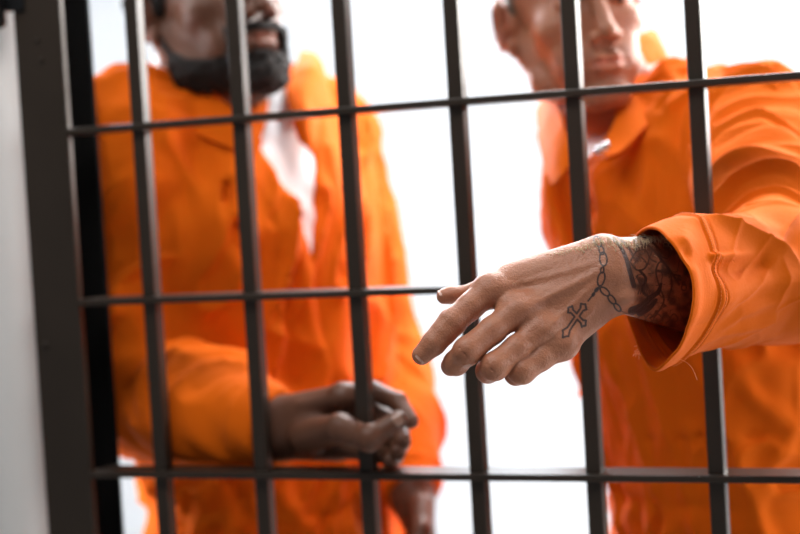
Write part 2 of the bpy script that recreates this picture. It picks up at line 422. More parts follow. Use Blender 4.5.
class Head:
    def __init__(s, c, A, k=1.0, full=1.0): s.c = np.asarray(c, float); s.A = A; s.k = k; s.full = full
    def w(s, x, y, z): return s.c + s.k * (x * s.A[0] + y * s.A[1] + z * s.A[2])
    def loc(s, p): return ((p - s.c.astype(np.float32)) @ s.A.T.astype(np.float32)) / s.k
    def f(s, p):
        q = s.loc(p); ax = q.copy(); ax[:, 0] = np.abs(q[:, 0])      # the face is mirrored about its middle
        f = ell(q, (0, -.014, .048), (.0745, .097, .080))
        f = smin(f, ell(q, (0, .030, -.020), (.057, .060, .082)), .02)
        f = smin(f, cone(ax, (.054, -.006, -.030), (.044, .018, -.072), .019, .016), .018)     # jaw angle
        f = smin(f, cone(ax, (.046, .014, -.074), (.014, .074, -.100), .016, .014), .018)      # jaw line
        f = smin(f, ell(q, (0, .080, -.098), (.023, .017, .017)), .014)                        # chin
        f = smin(f, ell(ax, (.040, .056, -.016), (.024, .026, .022)), .018)                    # cheek bone
        f = smin(f, ell(ax, (.026, .066, -.058), (.024, .022, .028)), .018)                    # cheek
        f = smin(f, cone(ax, (.014, .090, .030), (.044, .074, .030), .010, .008), .010)        # brow
        f = smax(f, -ell(ax, (.031, .098, .010), (.019, .017, .012)), .010)                    # eye socket
        f = smin(f, ell(ax, (.031, .076, .009), (.0145, .0135, .0125)), .003)                  # lids over the eyeball
        f = smax(f, -ell(ax, (.031, .091, .0030), (.0110, .007, .0022)), .0015)                # slit between the lids
        f = smin(f, cone(q, (0, .088, .022), (0, .110, -.026), .0070, .0095), .008)            # bridge of the nose
        f = smin(f, ell(q, (0, .113, -.031), (.0100 * s.full, .0095, .0090)), .006)            # tip
        f = smin(f, ell(ax, (.0125 * s.full, .101, -.035), (.0075 * s.full, .0095, .0075)), .004)
        f = smax(f, -ell(ax, (.0065 * s.full, .108, -.0425), (.0034, .0048, .004)), .002)      # nostrils
        f = smin(f, ell(q, (0, .081, -.062), (.030, .015, .022)), .014)                        # muzzle
        lf = s.full
        f = smin(f, chain(ax, [(.0, .0985, -.0580), (.010, .0970, -.0575), (.024, .0865, -.0640)], [.0042 * lf, .0044 * lf, .0020]), .0025)
        f = smin(f, chain(ax, [(.0, .0965, -.0700), (.010, .0950, -.0690), (.024, .0860, -.0650)], [.0056 * lf, .0050 * lf, .0020]), .0025)
        f = smax(f, -chain(ax, [(.0, .1040, -.0636), (.012, .1015, -.0634), (.027, .0895, -.0650)], [.0012, .0012, .0010]), .002)
        f = smax(f, -ell(q, (0, .102, -.047), (.004, .005, .007)), .004)                       # philtrum
        # ears: a tilted shell with a bowl and a lobe
        E_ = np.array([[.94, -.34, 0], [.33, .90, -.28], [.09, .26, .96]], np.float32)
        e = ell(ax, (.0810, -.015, .002), (.0095, .0190, .0320), E_)
        e = smin(e, ell(ax, (.0735, -.004, -.025), (.0075, .0095, .012), E_), .005)
        e = smax(e, -ell(ax, (.0875, -.010, .003), (.0070, .0120, .0220), E_), .003)
        e = smin(e, ell(ax, (.0800, .0005, -.004), (.005, .004, .007)), .003)
        e = smin(e, ell(ax, (.0700, -.012, -.002), (.012, .015, .027)), .003)
        f = smin(f, e, .004)
        return f * s.k
    def blush(s, p):
        q = s.loc(p); ax = q.copy(); ax[:, 0] = np.abs(q[:, 0])
        d = chain(ax, [(.0, .0975, -.0640), (.010, .0965, -.0635), (.023, .0865, -.0645)], [.0085, .0085, .004])
        d2 = ell(ax, (.0800, -.014, .002), (.012, .022, .036))
        return np.clip(-d / .003, 0, 1) * .55 + np.clip(-d2 / .006, 0, 1) * .35
    def eyes(s, parent, iris_dir=(0, .8, -.45)):
        for sg in (-1, 1):
            c = s.w(sg * .031, .0755, .009)
            V, F = sphere(c, .0128 * s.k, 20, 14); o = mesh_np('eye', V, F, M['eye'], parent)
            d = unit(s.A.T @ np.array(iris_dir)); a = unit(np.cross(d, s.A[2])); b = np.cross(d, a)
            V = []; F = []
            for r, up in ((.0062, .0112), (.0058, .0117), (.003, .0130), (.0002, .0133)):
                for j in range(18):
                    t = 2 * math.pi * j / 18; V.append(c + s.k * (d * up + r * (a * math.cos(t) + b * math.sin(t))))
            for i in range(3):
                for j in range(18): F.append((i * 18 + j, i * 18 + (j + 1) % 18, (i + 1) * 18 + (j + 1) % 18, (i + 1) * 18 + j))
            mesh_np('iris', V, F, M['iris'], o)
def sphere(c, r, nu=16, nv=10, ax=None, rad=None):
    V = []; F = []
    for i in range(nv + 1):
        ph = math.pi * (i + .02) / (nv + .04)
        for j in range(nu):
            th = 2 * math.pi * j / nu
            v = np.array([math.sin(ph) * math.cos(th), math.sin(ph) * math.sin(th), math.cos(ph)])
            if rad is not None: v = v * rad
            if ax is not None: v = v @ ax
            V.append(np.asarray(c) + r * v)
    for i in range(nv):
        for j in range(nu): F.append((i * nu + j, (i + 1) * nu + j, (i + 1) * nu + (j + 1) % nu, i * nu + (j + 1) % nu))
    return V, F
def hair_cap(name, hd, m, parent, th, hairline, h=.0035, rough=.002, sd=5):
    """short hair: a thick tufted layer over the scalp or jaw, where hairline(q) < 0"""
    def f(p):
        q = hd.loc(p)
        return smax(hd.f(p) - th - rough * noise(q * 260, sd) - rough * noise(q * 110, sd + 1), np.maximum(hairline(q), (np.abs(q[:, 0]) - .0735) * (q[:, 2] < .04)), .006)
    lo, hi = bounds([hd.w(x, y, z) for x in (-.1, .1) for y in (-.12, .13) for z in (-.14, .15)], .01)
    V, Q = polygonize(f, lo, hi, h, 1)
    return mesh_np(name, V, Q, m, parent)
HAND_H, HEAD_H, SUIT_H, SLEEVE_H, HAND2_H = .0007, .0026, .0055, .0012, .0016      # sculpting resolution in metres
# ------------------------------------------------------------------ the man who reaches through the bars
manR = empty('person', (P(690, 534, 2.24)[0], P(690, 534, 2.24)[1], 0))
tag(manR, 'light-skinned man in orange jumpsuit reaching tattooed left hand out through the bars', 'person', None)
# -- hand joints
W = P(618, 275, 1.63)
IX = [P(489, 290, 1.628), P(452, 322.5, 1.612), P(434, 343, 1.607), P(422, 355, 1.608)]
MD = [P(516, 311, 1.616), P(467.5, 351, 1.594), P(456, 363, 1.608), P(451, 366, 1.622)]
RG = [P(539, 331, 1.612), P(494.5, 366.5, 1.592), P(488, 371, 1.612), P(489, 366, 1.634)]
LT = [P(560, 345, 1.614), P(522, 371, 1.600), P(516, 374, 1.617), P(516, 370, 1.637)]
TH = [P(585, 268, 1.655), P(530, 283, 1.672), P(478, 292, 1.672), P(444, 297, 1.668)]
ELB = P(775, 274, 1.835)
fax = unit(ELB - W)
def handR(p):
    px = None
    f = cone(p, P(606, 259, 1.636), IX[0] + CV(0, -.001, .004), .0155, .0118)
    f = smin(f, cone(p, P(608, 272, 1.632), MD[0] + CV(0, 0, .004), .0165, .0125), .010)
    f = smin(f, cone(p, P(612, 285, 1.632), RG[0] + CV(0, 0, .004), .0160, .0120), .010)
    f = smin(f, cone(p, P(617, 293, 1.636), LT[0] + CV(0, .001, .005), .0140, .0120), .010)
    f = smin(f, ell(p, P(560, 300, 1.648), (.035, .026, .016), np.array([unit(RGT - .32 * -UPV * -1), unit(UPV + .32 * RGT), FWD])), .012)
    f = smin(f, cone(p, P(600, 300, 1.645), P(562, 335, 1.640), .014, .012), .012)      # heel on the little-finger side
    # wrist and forearm, flattened
    for a, b, ra, rb in ((P(608, 257, 1.636), P(690, 262, 1.735), .0165, .026), (P(614, 275, 1.632), P(690, 283, 1.722), .0190, .031), (P(620, 293, 1.636), P(690, 305, 1.730), .0165, .026)):
        f = smin(f, cone(p, a, b, ra, rb), .010)
    f = smin(f, cone(p, P(690, 284, 1.728), ELB, .036, .042), .012)
    f = smin(f, ell(p, P(624, 298, 1.622), (.011, .010, .007)), .008)                    # ulna head
    f = smin(f, cone(p, P(600, 250, 1.645), P(508, 278, 1.640), .0125, .0122), .012)
    # fingers
    fi = chain(p, [IX[0], (IX[0] + IX[1]) / 2, IX[1], (IX[1] + IX[2]) / 2, IX[2], IX[3]], [.0118, .0114, .0117, .0106, .0101, .0086], .004)
    fm = chain(p, [MD[0], (MD[0] + MD[1]) / 2, *MD[1:]], [.0118, .0114, .0119, .0104, .0088], .004)
    fr = chain(p, [RG[0], (RG[0] + RG[1]) / 2, *RG[1:]], [.0115, .0112, .0116, .0100, .0088], .004)
    fl = chain(p, [LT[0], (LT[0] + LT[1]) / 2, *LT[1:]], [.0110, .0105, .0110, .0094, .0084], .004)
    ft = chain(p, TH, [.0165, .0125, .0088, .0062], .006)
    ft = smin(ft, ell(p, P(452, 294.5, 1.669), (.0120, .0072, .0088), np.array([unit(RGT + .05 * UPV), unit(UPV - .05 * RGT), FWD])), .004)
    # neighbours stay apart beyond the web, but melt into the palm
    fg = smin(smin(fi, fm, .0012), smin(fr, fl, .0012), .0012)
    f = smin(f, fg, .0075)
    f = smin(f, ft, .008)
    # knuckles and tendons on the back of the hand
    for K, r in ((IX[0], .0108), (MD[0], .0108), (RG[0], .0100), (LT[0], .0092)):
        f = smin(f, ell(p, K + CV(.003, 0, -.0012), (r * 1.2, r, r * .97)), .014)
    near = p[:, 0] * 0
    for K, T, am in ((IX[0], P(606, 262, 1.62), .0009), (MD[0], P(606, 268, 1.615), .0013), (RG[0], P(607, 274, 1.615), .0011), (LT[0], P(610, 282, 1.62), .0008)):
        near += crease(p, [K + CV(.006, .002, -.012), T], .0040, am * 1.3)
    f = f - near
    # veins
    f = f - crease(p, [P(532, 272, 1.605), P(556, 277, 1.603), P(580, 262, 1.608), P(603, 266, 1.612)], .0022, .0009)
    f = f - crease(p, [P(556, 322, 1.60), P(575, 300, 1.602), P(598, 296, 1.61)], .0022, .0007)
    # dents between the metacarpals and skin folds over the finger joints
    f = f + crease(p, [P(502, 303, 1.606), P(540, 286, 1.605)], .0040, .0007) + crease(p, [P(527, 322, 1.600), P(562, 297, 1.602)], .0040, .0007) + crease(p, [P(551, 339, 1.600), P(580, 312, 1.604)], .0040, .0007)
    for J, D, r in ((IX[1], IX[2] - IX[0], .0105), (MD[1], MD[1] - MD[0] + CV(0, 0, .01), .0108), (RG[1], RG[1] - RG[0] + CV(0, 0, .01), .0104), (LT[1], LT[1] - LT[0] + CV(0, 0, .01), .0096), (IX[2], IX[3] - IX[1], .0088)):
        D = unit(D); X = unit(np.cross(D, FWD))
        for s in (-.0034, -.0012, .0012, .0034):
            c = J + D * s
            f = f + crease(p, [c - X * r * .55 + CV(0, 0, -r * .8), c + CV(0, 0, -r), c + X * r * .55 + CV(0, 0, -r * .8)], .0010, .0011)
    # nail bed of the index finger
    return f
def tattoo(V):
    """ink mask on the skin of the hand and forearm: a rosary round the wrist, its cross, and the sleeve tattoo"""
    q = V - CAM; z = q @ FWD; x = 400 + FPX * (q @ RGT) / z; y = 267 - FPX * (q @ UPV) / z
    front = z < 1.70
    ink = np.zeros(len(V))
    def seg(ax, ay, bx, by):
        dx, dy = bx - ax, by - ay; t = np.clip(((x - ax) * dx + (y - ay) * dy) / (dx * dx + dy * dy), 0, 1)
        return np.hypot(x - ax - t * dx, y - ay - t * dy)
    def stroke(pts, wd, a=1.0, wd2=None):
        nonlocal ink
        pts = catmull(np.array(pts, float), max(8, len(pts) * 5))
        for i, (u, v) in enumerate(zip(pts[:-1], pts[1:])):
            ww = wd if wd2 is None else wd + (wd2 - wd) * i / (len(pts) - 2)
            ink = np.maximum(ink, a * np.clip((ww - seg(u[0], u[1], v[0], v[1])) / .5 + .5, 0, 1))
    def link(cx, cy, a, b, ang, wd=.85):
        nonlocal ink
        t = math.radians(ang); u = (x - cx) * math.cos(t) + (y - cy) * math.sin(t); v = -(x - cx) * math.sin(t) + (y - cy) * math.cos(t)
        k = np.sqrt((u / a) ** 2 + (v / b) ** 2) + 1e-6; g = np.sqrt(u * u / a ** 4 + v * v / b ** 4) + 1e-6
        d = np.abs(k * (k - 1) / g)
        ink = np.maximum(ink, np.clip((wd - d) / .5 + .5, 0, 1))
    for c in ((597.6, 241.5, 5.5, 3.0, 62), (601.5, 250.3, 4.2, 2.4, 75), (603.3, 259, 6.8, 3.6, 84), (602.3, 270, 3.0, 1.6, 96), (601.2, 279, 7.0, 3.4, 104),
              (604.8, 291.5, 5.6, 2.9, 42), (611.8, 299.5, 5.2, 2.7, 52), (617.5, 307.5, 4.6, 2.3, 50),
              (596.5, 289.8, 2.2, 1.1, 128), (593.3, 294.5, 1.7, .9, 125)): link(*c)
    stroke([(599.5, 286.5), (596, 290.5), (592, 296), (588, 301)], .8)
    stroke([(620, 310), (625, 313), (630, 314)], .5, .8)
    # cross: closed outline in its own axes (long axis leans up towards the wrist)
    c = np.array([577.0, 316.5]); L = unit(np.array([11.5, -18.0])); S = unit(np.array([18.5, 11.0])) * 1.0
    L = unit(np.array([12.5, -18.5])); S = unit(np.array([14, 14.5]))
    half = [(2.1, 2.1), (10.5, 2.6), (12.6, 4.4), (14.4, 2.4), (17.2, 0)]        # upper arm
    def arm(D, N, ln, w_):
        return [c + D * 2.3 + N * 1.9, c + D * (ln * .58) + N * 1.9, c + D * (ln * .80) + N * w_, c + D * (ln * .86) + N * (w_ * .55), c + D * ln,
                c + D * (ln * .86) - N * (w_ * .55), c + D * (ln * .80) - N * w_, c + D * (ln * .58) - N * 1.9, c + D * 2.3 - N * 1.9]
    poly = arm(L, -S, 15, 4.1) + arm(S, L, 12.5, 3.9) + arm(-L, S, 25.5, 4.2) + arm(-S, -L, 12.5, 3.9)
    poly = poly + [poly[0]]
    for u, v in zip(poly[:-1], poly[1:]): ink = np.maximum(ink, np.clip((1.05 - seg(u[0], u[1], v[0], v[1])) / .5 + .5, 0, 1) * .95)
    # forearm piece
    stroke([(612, 238), (620, 246), (626, 258), (630, 272), (634, 286)], 1.6, .9, 2.6)
    stroke([(616, 236), (628, 247), (634, 258)], 1.2, .8)
    stroke([(622, 234), (640, 240), (655, 252), (668, 268), (679, 284)], 1.3, .85)
    stroke([(630, 262), (636, 252), (645, 250), (649, 258), (645, 268), (637, 270), (630, 262)], .9, .85)
    stroke([(634, 264), (640, 257), (646, 262)], .8, .8)
    stroke([(640, 271), (646, 279), (642, 290), (650, 298)], 1.4, .9)
    for k in range(7): stroke([(636 + k * 1.6, 276 + k * .5), (640 + k * 1.2, 286), (638 + k * 2.4, 294)], .6, .8)
    stroke([(632, 311), (642, 306), (650, 298), (658, 292), (661, 284)], 4.2, .95, 1.5)
    stroke([(640, 313), (650, 307), (656, 300)], 3.6, .95, 1.8)
    stroke([(668, 300), (672, 284), (668, 268), (660, 262), (656, 272), (660, 288), (664, 300), (658, 312), (650, 318)], .9, .85)
    stroke([(656, 270), (668, 273), (680, 276)], 1.0, .85)
    stroke([(646, 244), (652, 250), (650, 258), (656, 262)], 1.0, .8); stroke([(656, 246), (661, 256), (668, 258), (670, 250)], .9, .8)
    stroke([(640, 236), (650, 240), (660, 250)], 1.0, .8)
    for k in range(5): stroke([(638 + 8 * k, 318), (642 + 8 * k, 314), (646 + 8 * k, 319), (642 + 8 * k, 323)], .7, .7)
    # grey shading washed between the lines
    reg = np.clip((x - 626) / 10, 0, 1) * np.clip((x - (612 + (y - 238) * .35)) / 6, 0, 1)
    n = noise(np.stack([x / 7, y / 7, x * 0], 1).astype(np.float32), 3); n2 = noise(np.stack([x / 3.2, y / 3.2, x * 0], 1).astype(np.float32), 8)
    ink = np.maximum(ink, reg * np.clip(.38 + .6 * n + .25 * n2, 0, .8))
    ink = np.maximum(ink, reg * (np.abs(noise(np.stack([x / 9 + 5, y / 6, x * 0], 1).astype(np.float32), 21)) < .06) * .8)
    return ink * front * .94
cR = P(570, 17, 2.20)
headR = Head(cR, head_axes(14, -2, 10), 1.0)
# shoulders, from the joints
SLr, SRr = P(752, 136, 2.09), P(606, 128, 2.42)
up = unit(UPV); tL = unit(SLr - SRr); tF = unit(np.cross(np.array([0, 0, 1.]), tL)); tF = tF if tF @ (-RGT) > 0 else -tF
TA = lambda yaw: None
class Torso:
    """cross-sections stacked along the spine: keys of (centre, half width, half depth)"""
    def __init__(s, L, F, keys):
        s.L = unit(L * np.array([1, 1, 0])); s.F = unit(F * np.array([1, 1, 0])); s.F = unit(s.F - s.L * (s.F @ s.L))
        ks = sorted(keys, key=lambda k: k[0][2]); K = catmull(np.array([[*k[0], k[1], k[2]] for k in ks], float), 60)
        s.z = K[:, 2].astype(np.float32); s.c = K[:, :3]; s.a = K[:, 3]; s.b = K[:, 4]
    def f(s, p, g=0):
        z = p[:, 2]; cx = np.interp(z, s.z, s.c[:, 0]); cy = np.interp(z, s.z, s.c[:, 1])
        a = np.interp(z, s.z, s.a) + g; b = np.interp(z, s.z, s.b) + g
        dx = p[:, 0] - cx; dy = p[:, 1] - cy
        X = dx * s.L[0] + dy * s.L[1]; Y = dx * s.F[0] + dy * s.F[1]
        k = np.sqrt((X / a) ** 2 + (Y / b) ** 2) + 1e-4; gr = np.sqrt(X ** 2 / a ** 4 + Y ** 2 / b ** 4) + 1e-3
        d = k * (k - 1) / gr
        d = np.where(k < .3, -np.minimum(a, b) * .7, d)
        return np.maximum(d, np.maximum(z - s.z[-1], s.z[0] - z)).astype(np.float32)
    def loc(s, p):
        z = p[:, 2]; dx = p[:, 0] - np.interp(z, s.z, s.c[:, 0]); dy = p[:, 1] - np.interp(z, s.z, s.c[:, 1])
        return np.stack([dx * s.L[0] + dy * s.L[1], dx * s.F[0] + dy * s.F[1], z], 1).astype(np.float32)
    def w(s, x, y, z):
        c = np.array([np.interp(z, s.z, s.c[:, 0]), np.interp(z, s.z, s.c[:, 1]), z])
        return c + s.L * x + s.F * y
def atz(px, py, d, z):       # same place, height given
    q = P(px, py, d); return np.array([q[0], q[1], z])
def arm_folds(p, a, b, amp, freq=26, seed=1, skew=.6, lim=None):
    """folds that run round a sleeve, slanted, deepest where it bends"""
    a = np.asarray(a, float); b = np.asarray(b, float); u = unit(b - a); q = p - a.astype(np.float32)
    t = q @ u.astype(np.float32); n1 = unit(np.cross(u, [.3, .8, .5])); n2 = np.cross(u, n1)
    x = q @ n1.astype(np.float32); y = q @ n2.astype(np.float32)
    tt = (t + skew * x) * freq
    r = ridge(np.stack([tt, x * 7 + 3, y * 7], 1), seed) ** 2 * .75 + .35 * ridge(np.stack([tt * 2.1 + y * 9, x * 12, y * 12 + 5], 1), seed + 7)
    return amp * (r - .35)
def torso_folds(L, amp, seed=2, slant=0.0):
    x, y, z = L[:, 0], L[:, 1], L[:, 2]
    r = ridge(np.stack([(x + slant * z) * 19, y * 15, z * 3.0], 1), seed) ** 2 * .9
    r += .55 * ridge(np.stack([(x - .6 * z) * 30, y * 22, z * 9 + x * 5], 1), seed + 3) ** 1.5
    return amp * (r - .45)
def legs_f(p, T, zc, rad=(.105, .085, .07), zoff=0):
    c = np.array([np.interp(zc, T.z, T.c[:, 0]), np.interp(zc, T.z, T.c[:, 1]), zc]); f = None
    for s in (-1, 1):
        hip = c + T.L * .085 * s; knee = np.array([*(hip + T.F * .03 + T.L * .02 * s)[:2], .50]); ank = np.array([*(hip + T.L * .035 * s - T.F * .02)[:2], .09])
        g = chain(p, [hip + np.array([0, 0, .02]), knee, ank], rad, .03)
        f = g if f is None else np.minimum(f, g)
    return smax(f, .035 - p[:, 2], .004)
def shoes(T, zc, root):
    c = np.array([np.interp(zc, T.z, T.c[:, 0]), np.interp(zc, T.z, T.c[:, 1]), zc])
    for s in (-1, 1):
        a = c + T.L * .12 * s - T.F * .03
        def f(p):
            g = cone(p, [*(a - T.F * .03)[:2], .045], [*(a + T.F * .15)[:2], .035], .045, .040)
            g = smin(g, cone(p, [*a[:2], .05], [*a[:2], .10], .045, .042), .02)
            return np.maximum(g, .001 - p[:, 2])
        lo, hi = bounds([a - T.F * .1, a + T.F * .22], .06); lo[2] = -.01; hi[2] = .16
        V, Q = polygonize(f, lo, hi, .007, 1)
        mesh_np('shoe', V, Q, M['shoe'], root)

def simple_hand(p, wr, d, nrm, s=1):
    """relaxed hand: palm and five curled fingers"""
    d = unit(d); n = unit(nrm - d * (nrm @ d)); t = np.cross(d, n) * s       # t towards the thumb
    kn = [wr + d * .088 + t * (.030 - .021 * i) for i in range(4)]
    f = ell(p, wr + d * .05, (.044, .040, .015), np.array([t, d, n])); f = smin(f, cone(p, wr - d * .02, wr + d * .02, .026, .024), .015)
    for i, k in enumerate(kn):
        l = (.9, 1, .93, .75)[i]; a1 = k + unit(d + n * .35) * .042 * l; a2 = a1 + unit(d * .6 + n) * .026 * l; a3 = a2 + unit(d * .2 + n) * .018 * l
        f = smin(f, chain(p, [k, a1, a2, a3], [.0105, .0095, .0085, .0078], .004), .006)
    b = wr + d * .025 + t * .028; f = smin(f, chain(p, [b, b + unit(d + t * .7 + n * .4) * .04, b + unit(d + t * .5 + n * .5) * .072, b + unit(d + t * .3 + n * .6) * .095], [.016, .012, .0105, .009], .006), .008)
    return f

# ---- geometry of the man who reaches out
TR = Torso(tL, tF, [(P(742, 660, 2.27), .172, .125), (P(728, 534, 2.25), .158, .118), (P(712, 440, 2.24), .165, .120), (P(700, 350, 2.23), .180, .130),
                    (P(683, 265, 2.23), .188, .135), (P(668, 190, 2.24), .180, .128), (P(655, 140, 2.25), .150, .105), (P(646, 110, 2.26), .110, .085), (P(640, 88, 2.26), .075, .068)])
NB = P(636, 112, 2.255); NT = headR.w(0, -.018, -.045)
HIPR = .86
EXT = ELB + unit(ELB - P(690, 284, 1.73)) * .0
ARMR = [SLr, ELB]
RA = [SRr, P(652, 345, 2.54), P(676, 490, 2.44)]
def bodyR(p):
    f = headR.f(p)
    f = smin(f, chain(p, [NT, NB], [.054, .060], .01), .018)
    f = smin(f, TR.f(p, -.018), .03)
    f = smin(f, cone(p, NB, SLr, .05, .058), .03); f = smin(f, cone(p, NB, SRr, .05, .058), .03)
    f = smin(f, cone(p, SLr, ELB, .056, .044), .02)
    f = smin(f, chain(p, RA, [.056, .044, .026], .02), .02)
    f = smin(f, simple_hand(p, RA[2], RA[2] - RA[1], tL - tF * .3, 1), .01)
    f = smin(f, legs_f(p, TR, HIPR, (.085, .065, .045)), .03)
    return smax(f, -bars_d(p, .006), .002)
def body_mesh(root, fn, fine, coarse_box, skin, attrs=None, h=.006):
    """one body mesh: coarse torso with finer zones (lo, hi, h, keep) for head and hands"""
    Vs, Qs, n = [], [], 0
    V, Q = polygonize(fn, *coarse_box, h, 1)
    m = np.ones(len(V), bool)
    for z in fine: m &= ~z['inside'](V)
    V, Q = keep_part(V, Q, m); Vs.append(V); Qs.append(Q); n += len(V)
    for z in fine:
        V, Q = polygonize(z.get('fn', fn), z['lo'], z['hi'], z['h'], 2)
        V, Q = keep_part(V, Q, z['near'](V)); Vs.append(V); Qs.append(Q + n); n += len(V)
    V = np.concatenate(Vs); Q = np.concatenate(Qs)
    return mesh_np('body', V, Q, skin, root, attrs(V) if attrs else None)
def fullhandR(p):
    return smax(handR(p), -bars_d(p, .001), .003)
lo, hi = bounds([W, IX[3], TH[3], LT[3], ELB, P(600, 235, 1.63)], .028)
hz = P(640, 0, 1.5)
ub = unit(TR.L)
hmask = lambda V: (V - CAM) @ FWD
zoneH = dict(fn=fullhandR, lo=lo, hi=hi, h=HAND_H, inside=lambda V: ((V - ELB) @ -fax) > .02, near=lambda V: ((V - ELB) @ -fax) > .012)
hc = headR.w(0, .02, -.02)
zoneF = dict(lo=hc - .17, hi=hc + .17, h=HEAD_H, inside=lambda V: V[:, 2] > NB[2] + .0, near=lambda V: V[:, 2] > NB[2] - .01)
pts = [headR.c, SLr, SRr, ELB, RA[1], RA[2] - [0, 0, .2], TR.w(.25, .15, .9), TR.w(-.25, -.15, .9)]
blo, bhi = bounds(pts, .13); blo[2] = .03
def stubble(hd, V):
    q = hd.loc(V.astype(np.float32)); x = np.abs(q[:, 0])
    m = np.clip((np.interp(q[:, 1], [0, .02, .05, .09], [-.01, -.035, -.045, -.040]) - q[:, 2]) / .012, 0, 1) * np.clip((q[:, 2] + .125) / .01, 0, 1) * np.clip((q[:, 1] + .005) / .01, 0, 1)
    lips = ell(np.stack([x, q[:, 1], q[:, 2]], 1), (0, .10, -.0640), (.026, .03, .010))
    return m * (lips > 0) * (.20 + .12 * noise(q * 300, 2))
def attR(V):
    return {'ink': np.where(((V - ELB) @ -fax) > .012, tattoo(V), stubble(headR, V)), 'blush': headR.blush(V.astype(np.float32))}
body_mesh(manR, bodyR, [zoneH, zoneF], (blo, bhi), M['skin'], attR)
headR.eyes(manR, (-.15, .9, -.62))

# ---- jumpsuit
def suitR_solid(p, g=0):
    f = TR.f(p, .006 + g)
    f = smin(f, cone(p, NB + CV(0, -.01, 0), SLr + CV(0, -.005, .0), .062 + g, .074 + g), .035)
    f = smin(f, cone(p, NB + CV(0, -.01, 0), SRr, .062 + g, .070 + g), .035)
    return f
def Vcut(L, f, zb, zt, wt, depth=.012, x0=0.):
    wz = np.clip((L[:, 2] - zb) / (zt - zb), 0, 1.3) * wt
    return np.maximum(np.maximum(np.abs(L[:, 0] - x0) - wz, -L[:, 1]), -(f + depth))
CRR = creases(suitR_solid, [([(652, 142), (648, 190), (640, 240)], .008, .013), ([(674, 148), (670, 185), (674, 215)], .007, .011), ([(695, 150), (688, 200), (694, 240)], .010, .010),
    ([(715, 150), (708, 200), (712, 240)], .008, .008), ([(640, 122), (625, 150), (606, 182), (588, 222)], .006, -.007), ([(632, 160), (618, 190), (600, 230)], .008, .007),
    ([(630, 350), (640, 420), (650, 534)], .010, .009), ([(668, 360), (664, 430), (676, 534)], .009, .008), ([(730, 360), (752, 395), (790, 425)], .010, .012), ([(745, 534), (768, 470), (795, 430)], .010, .011),
    ([(690, 430), (700, 480), (702, 534)], .010, .009), ([(600, 437), (650, 439), (700, 437), (760, 434)], .005, -.005), ([(560, 200), (566, 300), (590, 400)], .010, .008)])
def suitR(p):
    L = TR.loc(p)
    s = suitR_solid(p)
    f = smin(s, chain(p, RA, [.074, .062, .046], .02), .02)
    f = smin(f, legs_f(p, TR, HIPR, (.115, .092, .078)), .04)
    f = f - torso_folds(L, .015, 2, .12)
    f = add_creases(f, p, CRR)
    zw = 1.01; f = f + .008 * np.exp(-((L[:, 2] - zw) / .010) ** 2) * (.5 + noise(p * 30, 9) * .5)
    f = smax(f, -Vcut(L, s, 1.27, 1.44, .060, .012, .015), .003)
    f = smax(f, -cone(p, NB + tF * .055, NT + tF * .03, .070, .080), .006)
    # placket edge: a doubled strip beside the opening
    wz = np.clip((L[:, 2] - 1.27) / .17, 0, 1) * .060
    f = f - .003 * np.clip((.017 - np.abs(np.abs(L[:, 0] - .015) - wz - .018)) / .005, 0, 1) * (L[:, 1] > 0)
    cutn = unit(RA[2] - RA[1]).astype(np.float32)
    q = (p - (RA[2] + unit(RA[2] - RA[1]) * .005).astype(np.float32)) @ cutn
    near = cone(p, RA[2], RA[2] + (RA[2] - RA[1]) * .3, .07, .07)
    f = smax(f, np.where(near < 0, q, -1.), .003)
    return smax(f, -bars_d(p, .005), .002)
suit = mesh_np('jumpsuit', *polygonize(suitR, blo, bhi, SUIT_H, 1), M['cloth'], manR)
def shirtR(p):
    L = TR.loc(p); s = suitR_solid(p)
    f = s + .0055 + .002 * noise(p * 40, 4)
    f = smin(f, cone(p, NB, NB + (NT - NB) * .22, .062, .059), .01)
    v = Vcut(L, s, 1.24, 1.44, .072, .05, .015)
    f = smax(f, smin(v, cone(p, NB, NB + (NT - NB) * .22, .066, .066), .01), .003)
    q = (p - (NB + (NT - NB) * -.10).astype(np.float32)) @ unit(NT - NB).astype(np.float32)
    return smax(f, q, .002)
lo, hi = bounds([NT, NB, TR.w(.08, .17, 1.2), TR.w(-.08, .17, 1.2)], .09)
mesh_np('undershirt', *polygonize(shirtR, lo, hi, .004, 1), M['shirt'], manR)

